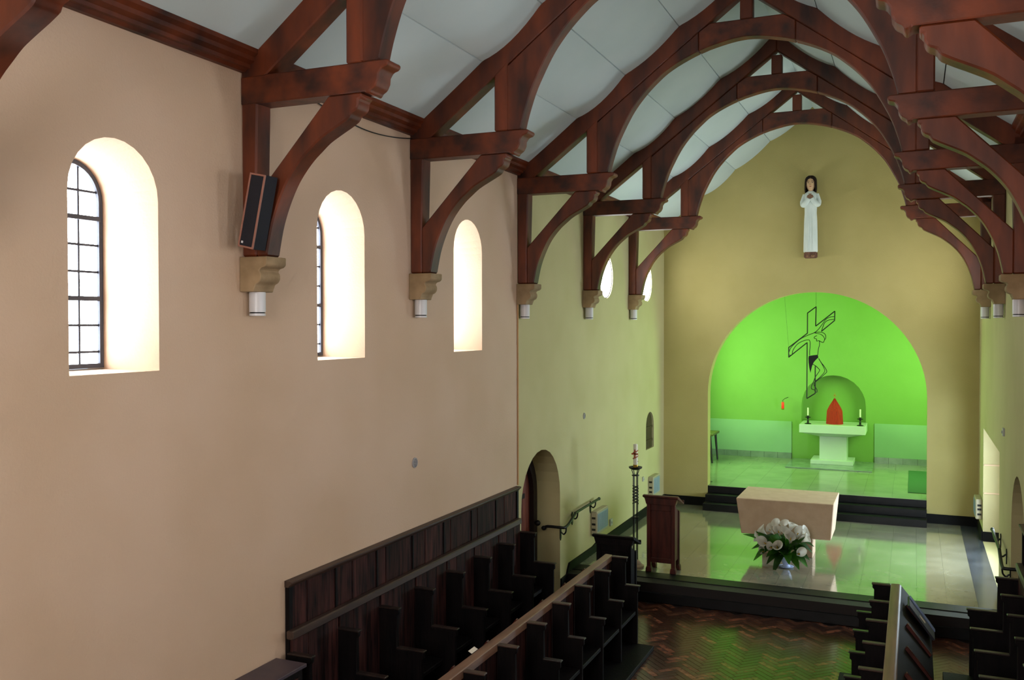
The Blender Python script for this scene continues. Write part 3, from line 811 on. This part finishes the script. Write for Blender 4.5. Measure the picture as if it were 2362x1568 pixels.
LV = [((2.72, fy-.05, .86), .1, .05), ((2.92, fy-.15, .42), .22, .09), ((2.98, fy-.2, .55), .2, .08), ((3.28, fy-.3, .25), .14, .055), ((3.85, fy-.15, .40), .14, .07), ((3.72, fy-.22, .36), .1, .06), ((3.92, fy, .62), .22, .06), ((3.95, fy-.05, .75), .2, .06),
      ((3.74, fy-.1, .82), .1, .06), ((3.58, fy-.15, .74), .1, .05), ((3.66, fy-.12, .66), .12, .05), ((3.2, fy-.1, .88), .1, .09), ((3.28, fy+.0, .9), .06, .09), ((3.38, fy-.1, .85), .05, .08), ((3.06, fy-.1, .62), .15, .09), ((3.14, fy-.12, .5), .15, .08), ((3.5, fy-.05, .98), .02, .05), ((2.95, fy+.1, .7), .2, .08), ((3.45, fy-.2, .6), .1, .06), ((3.25, fy-.2, .58), .12, .07), ((3.0, fy-.05, .75), .1, .05)]
LV += [((2.95, fy-.12, .95), .05, .05), ((3.18, fy-.14, .86), .0, .06), ((3.30, fy-.17, .84), .0, .07), ((3.44, fy-.2, .80), .0, .06), ((3.62, fy-.18, .72), .05, .06), ((3.84, fy-.1, .70), .12, .06), ((3.0, fy-.16, .68), .1, .07), ((3.88, fy-.1, .52), .12, .07), ((2.88, fy-.1, .62), .16, .07), ((3.16, fy-.22, .40), .12, .06), ((3.55, fy-.24, .44), .1, .06)]
for p1, sg, wd in LV:
    obj('leaf', leaf(B(), ce, p1, sg, wd), 'leaf', parent=t)

# ------------------------------------------------------------------ paschal candle
px, py = 1.0, 15.86
t = thing('paschal_candle_stand', 'tall slender black iron candle stand with a decorated paschal candle by the left wall', 'candle stand', (px, py, ZS))
obj('base', lathe(B(), [(0, ZS), (.15, ZS), (.15, ZS+.03), (.11, ZS+.05), (.09, ZS+.09), (.045, ZS+.12), (0, ZS+.12)], px, py, 24), 'stone_altar', parent=t)
for k in range(4):
    a = pi/4+k*pi/2
    P = [(px+.045*cos(a), py+.045*sin(a), ZS+.1), (px+.045*cos(a), py+.045*sin(a), 1.98), (px+.075*cos(a), py+.075*sin(a), 2.06)]
    obj('rod', tube(B(), P, .008, 8), 'black_metal', parent=t)
for z in (.75, 1.2, 1.95): obj('collar', lathe(B(), [(.02, z), (.066, z), (.066, z+.016), (.02, z+.016)], px, py, 16), 'black_metal', parent=t)
for k in range(2):
    P = [(px+.05*cos(a*1.0+k*pi), py+.05*sin(a+k*pi), 1.45+.32*a/(6*pi)) for a in [i*pi/5 for i in range(31)]]
    obj('twist', tube(B(), P, .009, 6), 'black_metal', parent=t)
obj('drip_dish', lathe(B(), [(0, 2.05), (.07, 2.06), (.115, 2.085), (.12, 2.11), (.112, 2.112), (.07, 2.09), (0, 2.085)], px, py, 24), 'black_metal', parent=t)
cd = obj('candle', lathe(B(), [(0, 2.08), (.04, 2.08), (.04, 2.50), (.03, 2.515), (0, 2.51)], px, py, 20), 'wax', parent=t)
obj('candle_band', lathe(B(), [(.0401, 2.09), (.0425, 2.09), (.0425, 2.15), (.0401, 2.15)], px, py, 20), 'gold', parent=cd)
bm = B(); tube(bm, [(px+.043*cos(a*2.2), py+.043*sin(a*2.2), 2.2+.22*a/(2*pi)) for a in [i*pi/12 for i in range(25)]], .008, 6)
obj('painted_ornament', bm, 'candle_decor', parent=cd)
bm = box(B(), px-.012, px+.012, py-.048, py-.04, 2.26, 2.42); box(bm, px-.06, px+.06, py-.048, py-.04, 2.33, 2.355)
obj('candle_cross', bm, 'candle_decor', parent=cd)

# ------------------------------------------------------------------ wall fittings
def heater(label, x, y0, y1, z0, z1, s):
    X = lambda a: a if s == 1 else W-a
    t = thing('wall_heater', label, 'heater', (X(.06), (y0+y1)/2, z0), 'wall heaters')
    def b(n, xa, xb, ya, yb, za, zb, m, bv=.006):
        a, c = sorted((X(xa), X(xb))); return obj(n, bevel(box(B(), a, c, ya, yb, za, zb), bv), m, parent=t)
    b('casing', .0, .12, y0, y1, z0, z1, 'heater_beige', .012)
    b('front_grille', .118, .128, y0+.04, y1-.04, z0+.05, z1-.04, 'heater_front')
    n = 8
    for i in range(n):
        yy = y0+.07+(y1-y0-.14)*i/(n-1)
        b('louvre', .126, .134, yy-.006, yy+.006, z0+.07, z1-.06, 'heater_front', .002)
    for z in (z0+.10, z0+.2, z1-.12): b('control_slot', .02, .09, y0-.004, y0+.004, z-.02, z+.02, 'black_metal', .001)
    return t
heater('beige wall heater on the left wall near the handrail', .12, 16.35, 17.05, .70, 1.135, 1)
heater('wall heater low on the left wall close to the chancel corner', .12, 20.42, 21.0, .72, 1.165, 1)
heater('narrow wall heater on the right wall in the far sanctuary corner', .12, 20.6, 21.2, .72, 1.12, -1)
def disc(label, x, y, z, r):
    t = thing('wall_vent', label, 'vent', (x, y, z-r), 'round wall vents')
    obj('rim', rings(B(), [[(x+dx, y+rr*cos(2*pi*i/24), z+rr*sin(2*pi*i/24)) for i in range(24)] for rr, dx in ((r, 0), (r, .012), (r*.82, .014), (r*.78, .004))], cap=True), 'vent', parent=t)
    for k in range(5):
        zz = z-r*.6+k*r*.3; h = sqrt(max((r*.78)**2-(zz-z)**2, 0))
        obj('vent_slat', box(B(), x+.004, x+.012, y-h, y+h, zz-r*.06, zz+r*.06), 'grey_plaster', parent=t)
disc('small round vent on the left wall below the second and third windows', 0, 9.713, 2.979, .062)
disc('small round vent on the left sanctuary wall above the handrail', 0, 15.958, 2.967, .058)
def plate(label, x, y, z, s, h=.07, wd=.05, cat='switch'):
    X = lambda a: a if s == 1 else W-a
    t = thing('wall_switch', label, cat, (X(0), y, z-h), 'small wall boxes')
    def b(n, xa, xb, ya, yb, za, zb):
        a, c = sorted((X(xa), X(xb))); return obj(n, bevel(box(B(), a, c, ya, yb, za, zb), .004), 'switch', parent=t)
    b('box', 0, .03, y-wd, y+wd, z-h, z+h); b('toggle', .03, .045, y-.012, y+.012, z-.02, z+.02)
plate('small grey socket box beside the beige heater on the left wall', 0, 17.56, .70, 1, .07, .07)
plate('small pale switch plate on the left wall before the far heater', 0, 19.93, 1.19, 1, .05, .04)
plate('tiny pale switch plate low on the left sanctuary wall', 0, 19.2, .905, 1, .05, .04)
plate('small dark switch on the right wall above the right door', 0, 15.87, 2.99, -1, .06, .07)
# niche shutter
t = thing('niche_shutter', 'small round-headed brown wooden shutter in the left wall near the corner', 'shutter', (-.05, 20.56, 1.795))
for i in range(3):
    a = 20.24+.21*i; b = a+.20
    r = .325; zc = 2.633-.34
    q = [(a, 1.80), (b, 1.80)] + [(b+(a-b)*k/4, zc+sqrt(max(r*r-(b+(a-b)*k/4-20.56)**2, 0))) for k in range(5)]
    obj('board', bevel(prism(B(), q, -.035, -.06, 'yz'), .003), 'niche_wood', parent=t)
for z in (1.95, 2.25): obj('batten', box(B(), -.036, -.02, 20.26, 20.86, z, z+.05), 'niche_wood', parent=t)
# conduit and cable
tag(obj('conduit', tube(B(), [(.012, 12.865, 4.95), (.012, 12.866, 3.6), (.012, 12.867, 2.2)], .011, 8), 'conduit'), 'thin orange-brown conduit running down the left wall to the panelling end', 'conduit')
tag(obj('sagging_cable', tube(B(), spline([(.03, 7.7, 6.88), (.03, 8.2, 6.80), (.03, 8.7, 6.77), (.03, 9.2, 6.80), (.03, 9.62, 6.86)], 6), .006, 6), 'black_wire'), 'thin dark cable sagging under the left wall plate', 'cable')
# handrails
for s, sd in ((1, 'left'), (-1, 'right')):
    X = lambda a: a if s == 1 else W-a
    t = thing('handrail', 'black iron handrail with scrolled brackets on the %s wall beside the steps' % sd, 'handrail', (X(.1), 15.3, 1.1))
    P = [(X(-.26), 14.64, 1.16), (X(-.2), 14.64, 1.19), (X(.05), 14.64, 1.19), (X(.10), 14.68, 1.19), (X(.11), 14.85, 1.22), (X(.11), 15.15, 1.32), (X(.11), 15.3, 1.345), (X(.11), 16.45, 1.36)]
    obj('rail', tube(B(), spline(P, 4), .024, 10), 'black_metal', parent=t)
    obj('end_knob', ellipsoid(B(), (X(.11), 16.5, 1.36), .03, .05, .03), 'black_metal', parent=t)
    obj('end_knob', ellipsoid(B(), (X(-.27), 14.64, 1.155), .045, .045, .04), 'black_metal', parent=t)
    for y, z in ((14.72, 1.19), (15.3, 1.34), (16.3, 1.355)):
        bk = obj('bracket', tube(B(), spline([(X(.11), y, z-.01), (X(.10), y, z-.09), (X(.06), y, z-.13), (X(.02), y, z-.10), (X(.0), y, z-.11)], 5), .013, 8), 'black_metal', parent=t)
        obj('wall_rose', prism(B(), [(y-.03, z-.2), (y, z-.24), (y+.03, z-.2), (y+.03, z-.05), (y, z-.01), (y-.03, z-.05)], X(0), X(.015), 'yz'), 'black_metal', parent=bk)

# column loudspeaker on the near truss
t = thing('column_loudspeaker', 'slim dark column loudspeaker in a pale wooden frame on the near truss post', 'loudspeaker', (.27, 6.5, 5.3))
A = [Vector((.131, 6.40, 5.335)), Vector((.295, 6.40, 5.30)), Vector((.439, 6.40, 5.925)), Vector((.272, 6.40, 5.965))]   # front corners
ex = (A[1]-A[0]).normalized(); ez = (A[3]-A[0]).normalized(); wd = (A[1]-A[0]).length; hh = (A[3]-A[0]).length
def spk(n, u0, u1, v0, v1, y0, y1, m):
    q = [A[0]+ex*u0+ez*v0, A[0]+ex*u1+ez*v0, A[0]+ex*u1+ez*v1, A[0]+ex*u0+ez*v1]
    return obj(n, bevel(prism(B(), [(p.x, p.z) for p in q], y0, y1), .002), m, parent=t)
spk('cabinet', 0, wd, 0, hh, 6.415, 6.57, 'speaker_cloth')
fw_ = .016
spk('frame_bar', 0, fw_, 0, hh, 6.40, 6.415, 'speaker_wood'); spk('frame_bar', wd-fw_, wd, 0, hh, 6.40, 6.415, 'speaker_wood')
spk('frame_bar', fw_, wd-fw_, 0, fw_, 6.40, 6.415, 'speaker_wood'); spk('frame_bar', fw_, wd-fw_, hh-fw_, hh, 6.40, 6.415, 'speaker_wood')
spk('grille', fw_, wd-fw_, fw_, hh-fw_, 6.406, 6.414, 'speaker_cloth')
spk('badge', fw_+.012, fw_+.034, .035, .055, 6.403, 6.407, 'white_enamel')
spk('mounting_bracket', wd*.3, wd*.7, hh*.3, hh*.7, 6.57, 6.625, 'black_metal')

# ------------------------------------------------------------------ apse furniture
t = thing('altar_table', 'white marble altar table with tapered underside in the green apse', 'altar', (3.52, 26.5, ZA))
zt = 1.92; x0, x1 = 2.69, 4.37; ya, yb = 25.95, 27.04
obj('table_slab', bevel(box(B(), x0, x1, ya, yb, 1.695, zt), .008), 'marble_white', parent=t)
obj('tapered_underside', rings(B(), [[(3.18, 26.35, 1.57), (3.88, 26.35, 1.57), (3.88, 26.95, 1.57), (3.18, 26.95, 1.57)], [(x0+.03, ya+.03, 1.695), (x1-.03, ya+.03, 1.695), (x1-.03, yb-.03, 1.695), (x0+.03, yb-.03, 1.695)]]), 'marble_white', parent=t)
obj('pedestal', bevel(box(B(), 3.18, 3.88, 26.35, 26.95, .95, 1.572), .006), 'marble_white', parent=t)
obj('pedestal_base', bevel(box(B(), 2.97, 4.06, 26.1, 27.0, .845, .955), .006), 'marble_white', parent=t)
tag(obj('floor_slab', bevel(box(B(), 2.40, 4.56, 25.35, 27.02, ZA+.004, .845), .006), 'marble_grey'), 'grey marble slab on the floor under the white altar table', 'slab')
tag(obj('green_runner', bevel(box(B(), 5.42, 6.3, 22.65, 26.0, ZA+.004, ZA+.016), .003), 'carpet_green'), 'dark green floor mat at the right side of the apse', 'mat')
# tabernacle
t = thing('veiled_tabernacle', 'tabernacle under a pleated red veil with a small cross on the altar table', 'tabernacle', (3.565, 26.4, zt))
def vring(z, r, n=48):
    return [(3.565+(r+.007*cos(12*2*pi*i/n))*cos(2*pi*i/n), 26.4+(r+.007*cos(12*2*pi*i/n))*sin(2*pi*i/n)*.9, z) for i in range(n)]
obj('veil', rings(B(), [vring(zt, .215), vring(zt+.12, .208), vring(zt+.34, .195), vring(zt+.38, .185), vring(zt+.50, .125), vring(zt+.62, .05), vring(zt+.69, .014)]), 'red_veil', parent=t)
bm = box(B(), 3.558, 3.572, 26.393, 26.407, zt+.67, zt+.83); box(bm, 3.525, 3.605, 26.393, 26.407, zt+.765, zt+.78)
obj('finial_cross', bm, 'gold', parent=t)
def stick(x, y, label):
    t = thing('candlestick', label, 'candlestick', (x, y, zt), 'altar candlesticks')
    obj('holder', lathe(B(), [(0, zt), (.085, zt), (.085, zt+.015), (.03, zt+.03), (.022, zt+.06), (.032, zt+.08), (.02, zt+.1), (.022, zt+.15), (.04, zt+.165), (.075, zt+.175), (.075, zt+.19), (.03, zt+.2), (.028, zt+.23), (0, zt+.23)], x, y, 20), 'black_metal', parent=t)
    obj('candle', lathe(B(), [(0, zt+.22), (.02, zt+.22), (.02, zt+.44), (0, zt+.445)], x, y, 14), 'wax', parent=t)
stick(2.90, 26.12, 'black iron candlestick left of the red tabernacle'); stick(4.23, 26.12, 'black iron candlestick right of the red tabernacle')
# sanctuary lamp
t = thing('sanctuary_lamp', 'small red glass lamp hanging on a bracket left of the altar table', 'lamp', (2.16, 26.75, 2.22))
obj('glass', lathe(B(), [(0, 2.24), (.032, 2.24), (.038, 2.28), (.038, 2.43), (.034, 2.44), (0, 2.44)], 2.16, 26.75, 16), 'red_glass', parent=t)
obj('holder', lathe(B(), [(0, 2.225), (.03, 2.225), (.042, 2.25), (.042, 2.262), (.0, 2.262)], 2.16, 26.75, 16), 'gold', parent=t)
obj('bracket', tube(B(), [(2.16, 26.75, 2.43), (2.16, 26.75, 2.49), (2.2, 26.85, 2.53), (2.26, YB, 2.55)], .007, 8), 'black_metal', parent=t)
# side table behind the left jamb
t = thing('credence_table', 'small wooden side table with splayed legs behind the left arch jamb', 'table', (.12, 25.75, ZA))
obj('table_top', bevel(box(B(), -.25, .50, 25.3, 26.2, 1.56, 1.62), .008), 'table_wood', parent=t)
for xa, xb in ((-.18, -.22), (.40, .46)):
    for yy in (25.36, 26.12):
        obj('leg', tube(B(), [(xa, yy, 1.57), (xb, yy, ZA+.004)], [.035, .024], 8), 'frame_wood', parent=t)
obj('apron', box(B(), -.2, .42, 25.36, 25.39, 1.47, 1.56), 'table_wood', parent=t)

# ------------------------------------------------------------------ hanging wire crucifix
YC = 23.4
def px2(u, v, y):
    f, yaw, pitch, roll = 2126.09, 0.4111, 0.0179, -0.0017
    fw = Vector((-sin(yaw)*cos(pitch), cos(yaw)*cos(pitch), -sin(pitch))); r = Vector((cos(yaw), sin(yaw), 0)); up = r.cross(fw)
    r2 = r*cos(roll)+up*sin(roll); u2 = -r*sin(roll)+up*cos(roll)
    d = fw+r2*(u-1181)/f-u2*(v-784)/f
    t_ = y/d.y
    return (5.5229+d.x*t_, y, 4.6586+d.z*t_)
def cw(l, y=YC): return [px2(1790+a/3.826, 690+b/3.826, y) for a, b in l]
t = thing('wire_crucifix', 'black wire outline crucifix hanging in the chancel arch', 'crucifix', (3.3, YC, 2.85))
def wire(name, l, r, sm=True, closed=False):
    P = cw(l)
    if sm: P = spline(P, 5, closed)
    obj(name, tube(B(), P, r, 6, closed), 'black_wire', parent=t)
def wire_poly(name, l, r):
    P = cw(l); Q = []
    for a, b in zip(P, P[1:]):
        a, b = Vector(a), Vector(b)
        Q.append(a); Q.append(a.lerp(b, .02)) ; Q.append(a.lerp(b, .98))
    Q.append(Vector(P[-1]))
    obj(name, tube(B(), Q, r, 6), 'black_wire', parent=t)
wire_poly('cross_outline', [(350, 238), (354, 66), (278, 122), (277, 300), (112, 426), (112, 512), (275, 382), (272, 876), (346, 830), (346, 590)], .014)
wire_poly('cross_arm', [(350, 238), (519, 105), (517, 188), (400, 284)], .014)
wire('arm_line', [(516, 153), (480, 157), (440, 178), (405, 225), (370, 270), (335, 296), (280, 318), (220, 348), (165, 392), (130, 430), (115, 465)], .009)
wire('arm_line', [(515, 178), (465, 184), (432, 205), (415, 240), (400, 284)], .009)
wire('arm_line', [(117, 492), (140, 492), (150, 450), (185, 400), (230, 372), (280, 358), (298, 368), (301, 410), (297, 460), (298, 496)], .009)
wire('head_line', [(362, 320), (340, 332), (338, 344), (358, 352), (357, 368), (380, 366), (395, 375), (418, 380), (428, 358), (438, 345), (435, 312), (410, 294), (370, 290), (335, 298)], .009)
wire('hair_line', [(345, 299), (385, 306), (412, 322), (427, 345), (426, 362)], .008)
wire('torso_line', [(382, 368), (384, 400), (374, 440), (368, 492)], .009)
wire('leg_line', [(325, 574), (352, 590), (378, 615), (384, 630), (365, 660), (345, 690), (330, 730), (312, 770), (316, 792), (338, 800), (350, 818), (362, 818), (360, 795), (340, 765), (335, 745), (350, 728), (390, 695), (430, 660), (448, 636), (425, 592), (400, 560), (376, 522)], .009)
wire('leg_line', [(376, 524), (405, 572), (428, 620), (425, 645), (395, 680), (360, 712), (340, 735)], .008)
loin = [(290, 500), (330, 494), (368, 490), (374, 514), (352, 534), (332, 558), (318, 590), (304, 648), (296, 615), (288, 560), (286, 520)]
obj('loincloth', prism(B(), [(p[0], p[2]) for p in cw(loin)], YC-.01, YC+.01), 'black_wire', parent=t)
pw = cw([(354, 66)])[0]
obj('hanging_wire', tube(B(), [pw, (pw[0]+.0, YC, 5.9)], .003, 6), 'black_wire', parent=t)
pw = cw([(112, 430)])[0]
obj('hanging_wire', tube(B(), [pw, (pw[0]-.15, YC, 5.9)], .002, 6), 'black_wire', parent=t)

# ------------------------------------------------------------------ wall statue
SX, SY = 3.385, YA-.12
t = thing('wall_statue', 'pale robed wooden figure with dark hair and folded hands on the gable wall', 'statue', (SX, SY, 6.115))
def el(z, rx, ry, cx=SX, cy=SY, n=28):
    return [(cx+rx*cos(2*pi*i/n), cy+ry*sin(2*pi*i/n), z) for i in range(n)]
obj('robe', rings(B(), [el(6.25, .150, .095), el(6.27, .155, .10), el(6.6, .150, .098), el(6.95, .142, .095), el(7.12, .132, .09), el(7.25, .135, .092), el(7.4, .145, .095), el(7.5, .15, .09), el(7.56, .135, .08), el(7.60, .085, .06), el(7.625, .05, .045)]), 'robe', parent=t)
for k in (-1, 0, 1):
    obj('robe_fold', tube(B(), spline([(SX+.05*k, SY-.093, 6.27), (SX+.048*k+.01, SY-.094, 6.7), (SX+.04*k, SY-.085, 7.1)], 4), [.012]*9, 6), 'robe', parent=t)
for s in (-1, 1):
    obj('sleeve', tube(B(), spline([(SX+s*.125, SY, 7.54), (SX+s*.165, SY-.01, 7.42), (SX+s*.165, SY-.03, 7.32), (SX+s*.13, SY-.09, 7.32), (SX+s*.06, SY-.125, 7.40), (SX+s*.035, SY-.13, 7.44)], 4), [.05]*5+[.06]*5+[.062]*5+[.055]*5+[.048], 12), 'robe', parent=t)
    hand = obj('hand', ellipsoid(B(), (SX+s*.03, SY-.15, 7.475), .04, .025, .045, 12, 8), 'hand_wood', parent=t)
    for q in range(5):
        a0 = Vector((SX+s*.035-s*.004*q, SY-.165, 7.455+.018*q if q < 4 else 7.52)); a1 = a0+Vector((-s*.05, -.008, .014+.004*q if q < 4 else .02))
        obj('finger', tube(B(), [a0, (a0+a1)/2+Vector((0, -.006, 0)), a1], [.009, .009, .006], 6), 'hand_wood', parent=hand)
obj('neck', tube(B(), [(SX, SY, 7.58), (SX, SY-.01, 7.68)], .05, 12), 'skin', parent=t)
hc = (SX+.0, SY-.02, 7.77)
R = []
for z, rx, ry in ((7.625, .03, .03), (7.65, .062, .06), (7.69, .085, .085), (7.74, .102, .10), (7.80, .108, .108), (7.86, .105, .105), (7.91, .085, .09), (7.94, .05, .06)):
    R.append(el(z, rx, ry, hc[0], hc[1]))
head = obj('head', rings(B(), R), 'skin', parent=t)
obj('nose', rings(B(), [[(SX-.012, hc[1]-.095, 7.80), (SX+.012, hc[1]-.095, 7.80), (SX, hc[1]-.112, 7.80)], [(SX-.018, hc[1]-.09, 7.742), (SX+.018, hc[1]-.09, 7.742), (SX, hc[1]-.128, 7.742)]]), 'skin', parent=head)
for s in (-1, 1):
    obj('eye', ellipsoid(B(), (SX+s*.042, hc[1]-.094, 7.795), .02, .012, .009, 10, 6), 'eye', parent=head)
    obj('brow', tube(B(), [(SX+s*.018, hc[1]-.104, 7.822), (SX+s*.045, hc[1]-.1, 7.83), (SX+s*.07, hc[1]-.084, 7.82)], .005, 6), 'hair', parent=head)
obj('mouth', ellipsoid(B(), (SX, hc[1]-.09, 7.705), .026, .014, .009, 12, 6), 'lips', parent=head)
bm = B()
def hring(z, rx, ry, open_):
    P = []; n = 24
    a0 = -pi/2+open_; a1 = 3*pi/2-open_
    for i in range(n+1):
        a = a0+(a1-a0)*i/n; P.append((hc[0]+rx*cos(a), hc[1]+.01+ry*sin(a), z))
    return P
HR = [hring(7.59, .125, .10, .95), hring(7.66, .135, .12, .85), hring(7.75, .132, .125, .75), hring(7.82, .130, .125, .70), hring(7.87, .126, .122, .40), hring(7.89, .122, .12, .02), hring(7.93, .10, .10, .02), hring(7.96, .055, .06, .02), hring(7.968, .01, .01, .02)]
V = [[bm.verts.new(p) for p in r] for r in HR]
for a, b in zip(V, V[1:]):
    for i in range(24): bm.faces.new((a[i], a[i+1], b[i+1], b[i]))
bmesh.ops.solidify(bm, geom=bm.faces[:], thickness=.012)
obj('hair', bm, 'hair', parent=t)
obj('foot_block', bevel(box(B(), SX-.135, SX+.145, SY-.10, SY+.09, 6.115, 6.25), .02, 2), 'plinth_wood', parent=t)
for s in (-1, 1): obj('foot', ellipsoid(B(), (SX+s*.06, SY-.10, 6.16), .04, .06, .035, 12, 8), 'hand_wood', parent=t)
obj('wall_fixing', cyl(B(), (SX, SY+.05, 7.2), (SX, YA, 7.2), .02), 'black_metal', parent=t)
